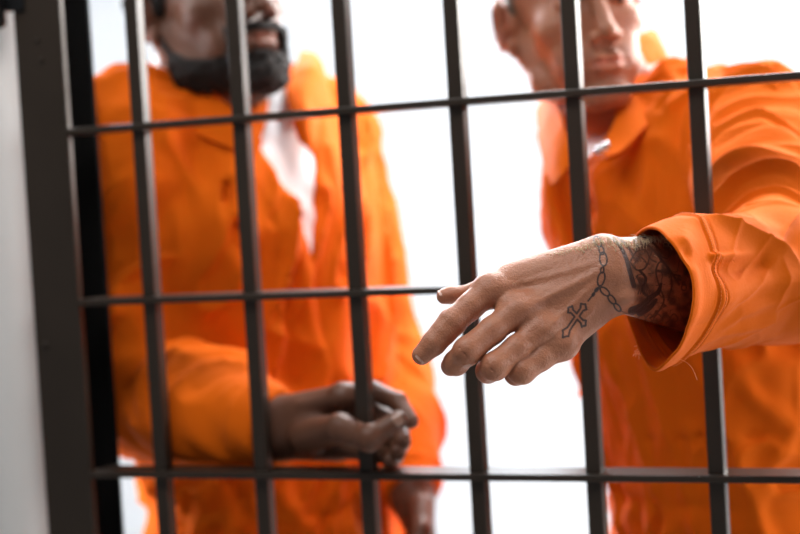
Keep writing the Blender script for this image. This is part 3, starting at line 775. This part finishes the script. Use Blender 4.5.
# ---- the near sleeve: wide, folded cuff, hollow at the mouth
CF = P(668, 292, 1.664)
CM = P(655, 292, 1.664)
CN = unit(CV(-1, -.02, -.58)); SAX = unit(ELB - CF)
UPD = unit(UPV - SAX * (UPV @ SAX)); DPD = np.cross(UPD, SAX)
def sleeveR_outer(p):
    A = np.array([UPD, DPD, SAX], np.float32)
    q = (p - CF.astype(np.float32)) @ A.T; t = q[:, 2]; Ls = float(np.linalg.norm(ELB - CF))
    u = np.clip(t / Ls, -.6, 1)
    x = q[:, 0]; y = q[:, 1]
    ra = np.interp(u, [-.5, 0, .25, .6, 1], [.067, .070, .066, .064, .064]).astype(np.float32)
    rb = np.interp(u, [-.5, 0, .25, .6, 1], [.046, .046, .050, .051, .052]).astype(np.float32)
    # pointed lower edge, rounder top
    cy = np.interp(u, [-.5, 0, .3, 1], [-.002, -.002, -.001, 0]).astype(np.float32)
    rt = np.interp(u, [-.35, -.15, .05, .3, .6, 1], [.051, .056, .063, .067, .064, .064]).astype(np.float32)
    rl = np.interp(u, [-.35, -.1, .2, .5, 1], [.066, .066, .060, .062, .064]).astype(np.float32)
    ra = np.where(x > 0, rt, rl)
    X = x / ra; Y = y / rb
    nn = 2 - .55 * np.clip(-X * 2.5, 0, 1) * np.clip(1 - u / .35, 0, 1)          # the lower lip hangs to a point
    k2 = np.sqrt(X * X + Y * Y) + 1e-4; k = (np.abs(X) ** nn + np.abs(Y) ** nn + 1e-9) ** (1 / nn); gr = np.sqrt((X / ra) ** 2 + (Y / rb) ** 2) + 1e-3
    f = np.where(k < .3, -.03, k2 * (k - 1) / gr)
    f = np.maximum(f, t - Ls)
    f = smin(f, ell(p, ELB, (.062, .055, .060), A), .02)
    f = smin(f, chain(p, [ELB, ELB + (SLr - ELB) * .45, SLr], [.060, .066, .074], .02), .022)
    return f
def seam_at(a): return np.interp(a, [-1.8, -1.3, -.6, 0, .7, 1.6], [.020, .022, .034, .037, .036, .046])
def mouth_at(a): return np.interp(a, [-3.15, -1.9, -1.45, -.9, 0, .6, 1.15, 1.7, 2.3, 3.15], [-.007, -.013, -.012, -.010, -.010, -.013, -.018, -.014, -.007, -.007])
def sleeveR(p):
    f0 = sleeveR_outer(p)
    A = np.array([UPD, DPD, SAX], np.float32); q = (p - CF.astype(np.float32)) @ A.T
    rad = np.sqrt(q[:, 0] ** 2 + q[:, 1] ** 2) + 1e-4
    rh = (q[:, :1] * UPD.astype(np.float32) + q[:, 1:2] * DPD.astype(np.float32)) / rad[:, None]
    ps = p - np.clip(f0, -.02, .02)[:, None] * rh                       # foot point on the plain sleeve, so folds reach through the cloth
    s = -((ps - CM.astype(np.float32)) @ CN.astype(np.float32))          # distance in from the cuff's mouth
    ang = np.arctan2(q[:, 0], -q[:, 1])                                # 0 faces the viewer, + up
    seam = seam_at(ang)
    f = f0
    wu = np.clip(((p - ELB.astype(np.float32)) @ FWD.astype(np.float32)) / .06 + .3, 0, 1)
    f = f - wu * arm_folds(p, ELB, SLr, .020, 24, 11, .8)
    fore = (1 - wu) * np.clip((s - seam - .004) / .04, 0, 1)
    qs = (ps - CF.astype(np.float32)) @ A.T
    n1 = ridge(np.stack([(qs[:, 0] + .33 * qs[:, 2]) * 20, qs[:, 1] * 10, qs[:, 2] * 5 + 2], 1), 31)
    n2 = ridge(np.stack([(qs[:, 0] - .5 * qs[:, 2]) * 38, qs[:, 1] * 20, qs[:, 2] * 12 + 2], 1), 37)
    f = f - fore * (.0120 * (n1 ** 3 - .25) + .0026 * (n2 ** 3 - .25))
    f = f - np.clip(s / .03, 0, 1) * .0008 * noise(ps * 45, 6)
    f = f - crease(ps, [P(713, 258, 1.64), P(735, 255, 1.665), P(762, 249, 1.70), P(790, 240, 1.745)], .0038, .0075)
    f = f + crease(ps, [P(716, 270, 1.645), P(740, 268, 1.67), P(768, 262, 1.71)], .010, .0060)
    f = f - crease(ps, [P(700, 216, 1.665), P(740, 204, 1.71), P(790, 216, 1.76)], .010, .0050)
    f = f - crease(ps, [P(716, 224, 1.645), P(750, 232, 1.68), P(786, 238, 1.72)], .006, .0050)
    f = f - crease(ps, [P(722, 345, 1.66), P(748, 318, 1.68), P(790, 300, 1.73)], .007, .0060)
    f = f - crease(ps, [P(730, 300, 1.645), P(765, 285, 1.69), P(800, 280, 1.75)], .010, .0050)
    f = f - crease(ps, [P(705, 352, 1.66), P(740, 338, 1.69), P(775, 322, 1.74)], .006, .0055)
    # cuff band, its felled seam with two grooves beside the stitching
    f = f - .0014 * np.clip((seam - s) / .0015 + .5, 0, 1)
    f = f - .0017 * np.exp(-((s - seam) / .0050) ** 4)
    f = f + .0010 * np.exp(-((s - seam + .0068) / .0012) ** 2) + .0012 * np.exp(-((s - seam - .0068) / .0014) ** 2)
    # the band rolls over itself at the top: a soft lobe with a deep tuck below it
    f = f - crease(ps, [P(694, 214, 1.655), P(690, 228, 1.635), P(686, 240, 1.622)], .0095, .0060)
    f = f + crease(ps, [P(704, 244, 1.625), P(692, 247, 1.618), P(683, 256, 1.614), P(680, 268, 1.612)], .0045, .0026)
    f = f - crease(ps, [P(676, 345, 1.625), P(690, 310, 1.612), P(692, 275, 1.610)], .008, .0022)
    f = f - crease(ps, [P(655, 366, 1.66), P(664, 350, 1.64)], .006, .003)
    s = -((p - CM.astype(np.float32)) @ CN.astype(np.float32))
    inner = f + .0030
    f = smax(f, -np.maximum(inner, s - .085), .0006)
    mouth = mouth_at(ang) + .0012 * np.sin(ang * 5)
    f = smax(f, -(s - mouth), .0012)
    return smax(f, -bars_d(p), .002)
lo, hi = bounds([CF, ELB, SLr], .10)
V, Q = polygonize(sleeveR, lo, hi, SLEEVE_H, 2); V = smooth_mesh(V, Q, 1)
mesh_np('sleeve', V, Q, M['cloth'], suit)
# stitches along the cuff seam
def on_surface(fn, o, d, r0=.0, r1=.11, n=220):
    t = np.linspace(r1, r0, n); v = fn((o + t[:, None] * d).astype(np.float32)); k = np.argmax(v < 0)
    return o + d * (t[k] + (t[1] - t[0]) * -0.5) if v.min() < 0 else None
paths = []
for off in (-.0036, .0036):
    prev = None; run = []
    for a in np.linspace(-1.75, 1.75, 300):
        d = -DPD * math.cos(a) + UPD * math.sin(a)
        seam = seam_at(a) + off
        # march out from the axis, keeping the distance from the mouth
        t = np.linspace(.03, .10, 120)[:, None]; o = CF + SAX * 0
        pt = CF + d * t; s = -((pt - CM) @ CN); pt = pt + SAX * ((seam - s) / (-(SAX @ CN)))[:, None]
        v = sleeveR(pt.astype(np.float32)); k = len(v) - 1 - np.argmax((v < 0)[::-1])
        if (v < 0).any(): run.append(pt[k] + d * .0006)
    run = np.array(run); L = np.concatenate([[0], np.cumsum(np.linalg.norm(np.diff(run, axis=0), axis=1))])
    x = 0
    while x < L[-1] - .003:
        paths.append([np.array([np.interp(x + e, L, run[:, c]) for c in range(3)]) for e in (0, .0012, .0024)]); x += .0034
V, F = tubes(paths, [np.array([.0003, .0005, .0003])] * len(paths), 5)
tag(mesh_np('stitching', V, F, M['cloth_in'], suit), 'paler double row of stitches round the cuff')
# frayed threads at the lower lip of the cuff
rnd = random.Random(4)
tp = [catmull(np.array([P(672, 357, 1.66), P(684, 361, 1.65), P(692, 368, 1.645), P(697, 380, 1.64)]), 16)]
for i in range(9):
    a = P(641 + rnd.uniform(-3, 4), 351 + rnd.uniform(-4, 5), 1.69); b = a + CV(-.002 - rnd.random() * .005, rnd.uniform(-.010, .003), -.004)
    tp.append(catmull(np.array([a, (a + b) / 2 + CV(rnd.uniform(-.002, .002), .001, 0), b]), 8))
V, F = tubes(tp[:1], [.00030], 5); tag(mesh_np('loose_thread', V, F, M['thread'], suit), 'long orange thread curling from the cuff seam')
V, F = tubes(tp[1:], [.00028] * 9, 5); tag(mesh_np('frayed_edge', V, F, M['thread'], suit), 'pale frayed tuft at the lower lip of the cuff', kind='stuff')

# ---- collars
sheet('collar', [[P(644, 33, 2.31), P(656, 33, 2.32), P(668, 66, 2.31)], [P(638, 38, 2.24), P(654, 46, 2.25), P(680, 84, 2.23)], [P(630, 68, 2.19), P(646, 84, 2.17), P(664, 106, 2.16)],
                 [P(622, 100, 2.145), P(633, 116, 2.12), P(645, 128, 2.10)], [P(612, 128, 2.115), P(616, 145, 2.095), P(622, 152, 2.08)], [P(600, 147, 2.10), P(603, 154, 2.085), P(606, 160, 2.075)]], M['cloth'], suit, .005, 60, 30, .0015, 3)
sheet('collar', [[P(566, 84, 2.33), P(556, 90, 2.36), P(545, 98, 2.37)], [P(556, 92, 2.25), P(545, 98, 2.28), P(538, 110, 2.30)], [P(560, 110, 2.17), P(547, 125, 2.19), P(540, 140, 2.21)],
                 [P(568, 138, 2.12), P(556, 155, 2.12), P(546, 168, 2.14)], [P(572, 160, 2.10), P(562, 176, 2.09), P(553, 186, 2.10)]], M['cloth'], suit, .005, 50, 24, .0015, 5)
for px, py in ((599, 150), (606, 146)):
    c = P(px, py, 2.07); V, F = sphere(c, .0055, 16, 8, ax=np.array([RGT, UPV, FWD]), rad=np.array([1, 1, .55])); mesh_np('snap_button', V, F, M['snap'], suit)
shoes(TR, HIPR, manR)
# ---- head hair, stubble, brows
hair_cap('hair', headR, M['hairb'], manR, .0018, lambda q: np.maximum(np.interp(q[:, 1], [-.1, -.02, .02, .05, .07, .1], [-.06, -.020, .035, .062, .074, .078]) - q[:, 2], -(q[:, 2] + .06)), .004)
for sg in (-1, 1):
    g = [headR.w(sg * x, y, z) for x, y, z in ((.014, .0985, .0275), (.028, .0965, .0325), (.040, .088, .031), (.049, .076, .026))]
    V, F = tubes([catmull(np.array(g), 12)], [np.interp(np.linspace(0, 1, 12), [0, .3, 1], [.002, .0035, .001])], 8); mesh_np('eyebrow', V, F, M['hairb'], manR)
# nail of the index finger
def nail(finger, side, m, parent, w_=.0062, l_=.0105, r=.0088, up=None):
    a, b = finger[-2], finger[-1]; d = unit(b - a); n = unit(up - d * (up @ d)); t = np.cross(d, n)
    V = []; nu, nv = 9, 9
    for lay in (0, 1):
        for i in range(nu):
            for j in range(nv):
                u = (j / (nv - 1) * 2 - 1); v = i / (nu - 1); wv = w_ * math.sqrt(max(0, 1 - (max(0, .25 - v) / .32) ** 2)) * (1 - .18 * max(0, (v - .8) / .2) ** 2)
                ang = u * wv / r; V.append(b + d * (l_ * (v - .55)) + n * (r * math.cos(ang) + .0002 - lay * .0008 - .0012 * max(0, v - .6)) + t * r * math.sin(ang))
    F = []; I = lambda s, i, j: s * nu * nv + i * nv + j
    for i in range(nu - 1):
        for j in range(nv - 1): F += [(I(0, i, j), I(0, i, j + 1), I(0, i + 1, j + 1), I(0, i + 1, j)), (I(1, i, j), I(1, i + 1, j), I(1, i + 1, j + 1), I(1, i, j + 1))]
    rim = [(i, 0) for i in range(nu)] + [(nu - 1, j) for j in range(1, nv)] + [(i, nv - 1) for i in range(nu - 2, -1, -1)] + [(0, j) for j in range(nv - 2, 0, -1)]
    for a_, b_ in zip(rim, rim[1:] + rim[:1]): F.append((I(0, *a_), I(1, *a_), I(1, *b_), I(0, *b_)))
    return mesh_np('fingernail', V, F, m, parent)
nail(IX, 0, M['nail'], manR, .0056, .0100, .0083, CV(-.15, -.35, -1))
nail(TH, 0, M['nail'], manR, .0056, .0110, .0066, CV(0, .9, -.45))
# fine hairs on the wrist and forearm
rnd = random.Random(11); hp = []
for i in range(430):
    tt = rnd.random(); px = 545 + 130 * tt ** .8; w_ = rnd.gauss(0, .34) - .1
    c = P(px, 262 + (px - 545) * .05, 1.632 + max(0, px - 620) * .00135); d = unit(UPV * math.cos(w_) - FWD * (.35 + abs(w_) * .6) * 1 + RGT * .0)
    t = np.linspace(.045, .002, 90); v = handR((c + t[:, None] * d).astype(np.float32))
    if v.min() > 0: continue
    k = np.argmax(v < 0); s0 = c + d * t[k]
    lean = RGT * rnd.uniform(-.9, -.1) + FWD * rnd.uniform(-.3, .3) + UPV * rnd.uniform(-.3, .2)
    ln = rnd.uniform(.003, .0085) * (.5 + .8 * min(1, max(0, (px - 560) / 60)))
    hp.append(np.array([s0 - d * .0005, s0 + d * ln * .4 + lean * ln * .15, s0 + d * ln * .62 + lean * ln * .5, s0 + d * ln * .6 + lean * ln * .95]))
V, F = tubes(hp, [np.array([.00018, .00017, .00014, .00006])] * len(hp), 3)
tag(mesh_np('arm_hair', V, F, M['strand'], manR), 'pale hairs along the top of the wrist', kind='stuff')
# ------------------------------------------------------------------ the man who grips a bar
manL = empty('person', (P(278, 534, 2.4)[0], P(278, 534, 2.4)[1], 0))
tag(manL, 'bearded dark-skinned man in orange jumpsuit and white undershirt, gripping a bar with one hand', 'person', None)
headL = Head(P(205, 13, 2.33), head_axes(40, 9, 7), 1.06, 1.22)
S1, S2 = P(133, 138, 2.28), P(322, 140, 2.53)            # right and left shoulder
E1, W1 = P(140, 392, 2.27), P(276, 428, 2.085)
E2, W2 = P(382, 372, 2.50), P(412, 492, 2.33)
lL = unit((S2 - S1) * [1, 1, 0]); lF = np.array([lL[1], -lL[0], 0])
NBL = P(226, 104, 2.40); NTL = headL.w(0, -.018, -.045)
TL = Torso(lL, lF, [(P(284, 660, 2.42), .180, .130), (P(279, 534, 2.40), .172, .125), (P(272, 450, 2.40), .175, .125), (P(264, 350, 2.40), .185, .130),
                    (P(256, 260, 2.40), .190, .132), (P(246, 185, 2.405), .182, .125), (P(238, 135, 2.41), .150, .105), (P(232, 105, 2.41), .110, .085), (P(228, 84, 2.41), .075, .068)])
HIPL = .86
def gripL(p):
    """right hand closed round the upright bar: thumb in front, fingers behind and out on the other side"""
    K = [P(343, 397, 2.035), P(345, 414, 2.062), P(342, 432, 2.070), P(338, 447, 2.062)]
    f = cone(p, P(280, 418, 2.085), K[0], .024, .0140)
    f = smin(f, cone(p, P(280, 425, 2.090), K[1], .026, .0150), .012)
    f = smin(f, cone(p, P(282, 434, 2.090), K[2], .026, .0150), .012)
    f = smin(f, cone(p, P(284, 440, 2.085), K[3], .022, .0145), .012)
    f = smin(f, ell(p, P(318, 428, 2.062), (.036, .030, .020), np.array([RGT, UPV, FWD])), .014)
    fg = [chain(p, [K[0], P(372, 391, 2.035), P(398, 402, 2.012), P(411, 421, 1.990)], [.0135, .0108, .0100, .0082], .004),
          chain(p, [K[1], P(376, 412, 2.048), P(399, 425, 2.022), P(403, 441, 1.985)], [.0140, .0112, .0102, .0085], .004),
          chain(p, [K[2], P(376, 434, 2.048), P(400, 443, 2.020), P(398, 452, 1.985)], [.0135, .0110, .0100, .0085], .004),
          chain(p, [K[3], P(372, 452, 2.040), P(394, 458, 2.015), P(390, 462, 1.990)], [.0125, .0100, .0092, .0080], .004)]
    g = fg[0]
    for x in fg[1:]: g = smin(g, x, .0015)
    f = smin(f, g, .007)
    th = chain(p, [P(308, 436, 2.045), P(340, 428, 1.985), P(369, 439, 1.952), P(398, 420, 1.955)], [.020, .0150, .0125, .0098], .006)
    th = smin(th, ell(p, P(369, 437, 1.950), (.0140, .0125, .0130)), .005)
    f = smin(f, th, .008)
    f = smin(f, cone(p, K[0], K[0], .0150, .0150), .006)
    f = f - crease(p, [P(300, 404, 2.045), K[0] + CV(0, 0, -.013)], .005, .0022)
    return f
def neckL(p): return smin(headL.f(p), chain(p, [NTL, NBL], [.060, .066], .01), .018)
def bodyL(p):
    f = neckL(p)
    f = smin(f, TL.f(p, -.018), .03)
    f = smin(f, cone(p, NBL, S1, .052, .060), .03); f = smin(f, cone(p, NBL, S2, .052, .060), .03)
    f = smin(f, chain(p, [S1, E1, W1], [.058, .046, .028], .02), .02)
    f = smin(f, chain(p, [S2, E2, W2], [.058, .046, .027], .02), .02)
    f = smin(f, simple_hand(p, W2, P(428, 575, 2.30) - W2, CV(-1, .1, -.25), -1), .012)
    f = smin(f, legs_f(p, TL, HIPL, (.088, .066, .046)), .03)
    return smax(f, -bars_d(p, .006), .002)
def handL(p):
    f = smin(gripL(p), cone(p, W1, W1 + (E1 - W1) * .4, .029, .036), .015)
    return smax(f, -bars_d(p, .0018), .002)
def hand2(p):
    return smin(simple_hand(p, W2, P(428, 575, 2.30) - W2, CV(-1, .1, -.25), -1), cone(p, W2, E2, .027, .046), .012)
a1 = unit(W1 - E1); a2 = unit(W2 - E2)
lo, hi = bounds([W1, P(343, 385, 2.03), P(412, 420, 1.98), P(398, 420, 1.95), P(390, 466, 2.0)], .03)
lo -= .0; zh = dict(fn=handL, lo=lo - np.array([.03, 0, 0]), hi=hi, h=HAND2_H, inside=lambda V: ((V - W1) @ a1 > -.025) & (np.linalg.norm(V - W1, axis=1) < .22), near=lambda V: (V - W1) @ a1 > -.03)
lo, hi = bounds([W2, P(428, 575, 2.30), P(440, 640, 2.25)], .06)
z2 = dict(fn=hand2, lo=lo, hi=hi, h=HAND2_H * 1.6, inside=lambda V: ((V - W2) @ a2 > -.01) & (np.linalg.norm(V - W2, axis=1) < .26), near=lambda V: (V - W2) @ a2 > -.02)
hc = headL.w(0, .02, -.02)
zf = dict(lo=hc - .18, hi=hc + .17, h=HEAD_H, inside=lambda V: V[:, 2] > NBL[2], near=lambda V: V[:, 2] > NBL[2] - .012)
lo, hi = bounds([headL.c, S1, S2, E1, E2, W1, P(440, 640, 2.25), TL.w(.27, .15, .9), TL.w(-.27, -.15, .9)], .13); lo[2] = .03
blL, bhL = lo, hi
def attL(V): return {'ink': np.zeros(len(V)), 'blush': headL.blush(V.astype(np.float32)) * .35}
body_mesh(manL, bodyL, [zh, z2, zf], (lo, hi), M['skin_dark'], attL)
headL.eyes(manL, (.15, .9, -.62))
def suitL_solid(p):
    f = TL.f(p, .008)
    f = smin(f, cone(p, NBL + CV(0, -.012, 0), S1, .064, .078), .035)
    return smin(f, cone(p, NBL + CV(0, -.012, 0), S2, .064, .076), .035)
CRL = creases(suitL_solid, [([(158, 122), (196, 190), (232, 262), (252, 325)], .010, .013), ([(182, 115), (222, 190), (260, 280)], .014, -.008), ([(330, 150), (343, 260), (350, 380), (360, 500)], .010, .011),
    ([(248, 470), (285, 500), (312, 540)], .010, .011), ([(225, 470), (250, 520)], .010, -.008), ([(230, 318), (262, 380), (292, 400)], .010, .011), ([(300, 240), (312, 330), (330, 400)], .009, .009), ([(205, 470), (198, 534)], .010, .009),
    ([(170, 200), (180, 260), (176, 330)], .010, .010), ([(282, 260), (290, 330), (300, 380)], .009, -.007)], 2.05)
def suitL(p):
    L = TL.loc(p); s = suitL_solid(p)
    body = s - torso_folds(L, .017, 12, -.25)
    body = add_creases(body, p, CRL)
    lg = legs_f(p, TL, HIPL, (.118, .094, .080))
    body = smin(body, lg, .04)
    a = chain(p, [S1, S1 + (E1 - S1) * .5, E1], [.080, .068, .068], .02) - arm_folds(p, S1, E1, .020, 17, 41, .9)
    b = chain(p, [E1, E1 + (W1 - E1) * .55, W1 - a1 * .006], [.070, .062, .046], .02) - arm_folds(p, E1, W1, .019, 20, 43, .7)
    b = b - crease(p, [P(175, 345, 2.16), P(205, 352, 2.12), P(235, 352, 2.10)], .010, .007)
    a = smin(a, b, .022)
    c = chain(p, [S2, S2 + (E2 - S2) * .5, E2], [.078, .066, .062], .02) - arm_folds(p, S2, E2, .010, 14, 51, .7)
    d = chain(p, [E2, E2 + (W2 - E2) * .5, W2 - a2 * .004], [.062, .054, .040], .02) - arm_folds(p, E2, W2, .010, 20, 53, .7)
    c = smin(c, d, .02)
    f = smin(body, smin(a, c, .012), .012)
    zw = 1.0; f = f + .008 * np.exp(-((L[:, 2] - zw) / .010) ** 2) * (.5 + noise(p * 30, 9) * .5)
    f = smax(f, -Vcut(L, s, 1.325, 1.47, .052, .013, -.035), .003)
    f = smax(f, -cone(p, NBL - (NTL - NBL) * .05, NTL, .068, .076), .006)
    wz = np.clip((L[:, 2] - 1.325) / .145, 0, 1) * .052
    f = f - .0035 * np.clip((.020 - np.abs(np.abs(L[:, 0] + .035) - wz - .020)) / .006, 0, 1) * (L[:, 1] > 0)
    for Wp, ax in ((W1 + a1 * .004, a1), (W2 + a2 * .004, a2)):
        nr = cone(p, Wp, Wp + ax * .08, .075, .075); q = (p - Wp.astype(np.float32)) @ ax.astype(np.float32)
        f = smax(f, np.where(nr < 0, q, -1.), .003)
        f = f - .002 * (np.abs(q + .028) < .004) * (nr < .02)
    return smax(f, -bars_d(p, .005), .002)
suit2 = mesh_np('jumpsuit', *polygonize(suitL, blL, bhL, SUIT_H, 1), M['cloth'], manL)
def shirtL(p):
    L = TL.loc(p); s = suitL_solid(p)
    f = s + .0060 + .002 * noise(p * 40, 4)
    f = smin(f, cone(p, NBL, NBL + (NTL - NBL) * .25, .069, .066), .01)
    v = Vcut(L, s, 1.30, 1.47, .064, .05, -.035)
    f = smax(f, smin(v, cone(p, NBL, NBL + (NTL - NBL) * .25, .074, .073), .01), .003)
    q = (p - (NBL + (NTL - NBL) * .28).astype(np.float32)) @ unit(NTL - NBL).astype(np.float32)
    return smax(f, q, .002)
lo, hi = bounds([NTL, NBL, TL.w(.09, .17, 1.24), TL.w(-.09, .17, 1.24)], .09)
mesh_np('undershirt', *polygonize(shirtL, lo, hi, .004, 1), M['shirt'], manL)
sheet('collar', [[P(300, 52, 2.50), P(318, 58, 2.51), P(326, 92, 2.49)], [P(296, 66, 2.43), P(318, 66, 2.43), P(330, 104, 2.42)], [P(286, 88, 2.36), P(306, 92, 2.35), P(318, 120, 2.35)],
                 [P(292, 118, 2.32), P(306, 124, 2.31), P(316, 140, 2.315)], [P(300, 142, 2.305), P(307, 148, 2.30), P(313, 154, 2.30)]], M['cloth'], suit2, .005, 50, 24, .0015, 3)
sheet('collar', [[P(172, 62, 2.45), P(160, 62, 2.47), P(140, 80, 2.45)], [P(172, 64, 2.36), P(156, 66, 2.36), P(136, 92, 2.34)], [P(186, 78, 2.30), P(174, 88, 2.285), P(158, 112, 2.275)],
                 [P(216, 98, 2.27), P(208, 114, 2.26), P(196, 134, 2.255)], [P(246, 118, 2.265), P(242, 136, 2.255), P(234, 150, 2.25)], [P(262, 142, 2.265), P(258, 152, 2.26), P(254, 160, 2.255)]], M['cloth'], suit2, .005, 60, 24, .0015, 5)
# full beard: jaw, chin and moustache
def beard_line(q):
    x = np.abs(q[:, 0])
    lower = q[:, 2] - np.interp(q[:, 1], [0, .012, .03, .06, .09], [-.020, -.048, -.064, -.074, -.078])          # below the cheek line
    side = -(q[:, 1] - .002)                                                         # ends in front of the ear
    under = -(q[:, 2] + .125)
    f = np.maximum(np.maximum(lower, side), under)
    mouth = ell(np.stack([x, q[:, 1], q[:, 2]], 1), (0, .10, -.0645), (.023, .03, .0105))
    f = np.maximum(f, -mouth)
    st = ell(np.stack([x, q[:, 1], q[:, 2]], 1), (.0, .095, -.051), (.034, .03, .0062))
    sd = np.maximum(np.maximum(np.abs(x - .034) - .0075, q[:, 2] + .045), -(q[:, 2] + .085))
    return np.minimum(f, smin(st, np.maximum(sd, -(q[:, 1] - .04)), .004))
hair_cap('beard', headL, M['beard'], manL, .0062, beard_line, .0035, .003, 5)
def hair_line(q): return np.maximum(np.interp(q[:, 1], [-.1, -.02, .02, .05, .07, .1], [-.06, -.028, .010, .052, .072, .078]) - q[:, 2], -(q[:, 2] + .06))
hair_cap('hair', headL, M['beard'], manL, .003, hair_line, .004, .0015, 9)
for sg in (-1, 1):
    g = [headL.w(sg * x, y, z) for x, y, z in ((.014, .0985, .0275), (.028, .0965, .0325), (.040, .088, .031), (.049, .076, .026))]
    V, F = tubes([catmull(np.array(g), 12)], [np.interp(np.linspace(0, 1, 12), [0, .3, 1], [.002, .0038, .001])], 8); mesh_np('eyebrow', V, F, M['beard'], manL)
nail([None, P(369, 439, 1.952), P(398, 420, 1.955)], 0, M['nail_dark'], manL, .0070, .0120, .0100, CV(.2, .3, -1))
shoes(TL, HIPL, manL)
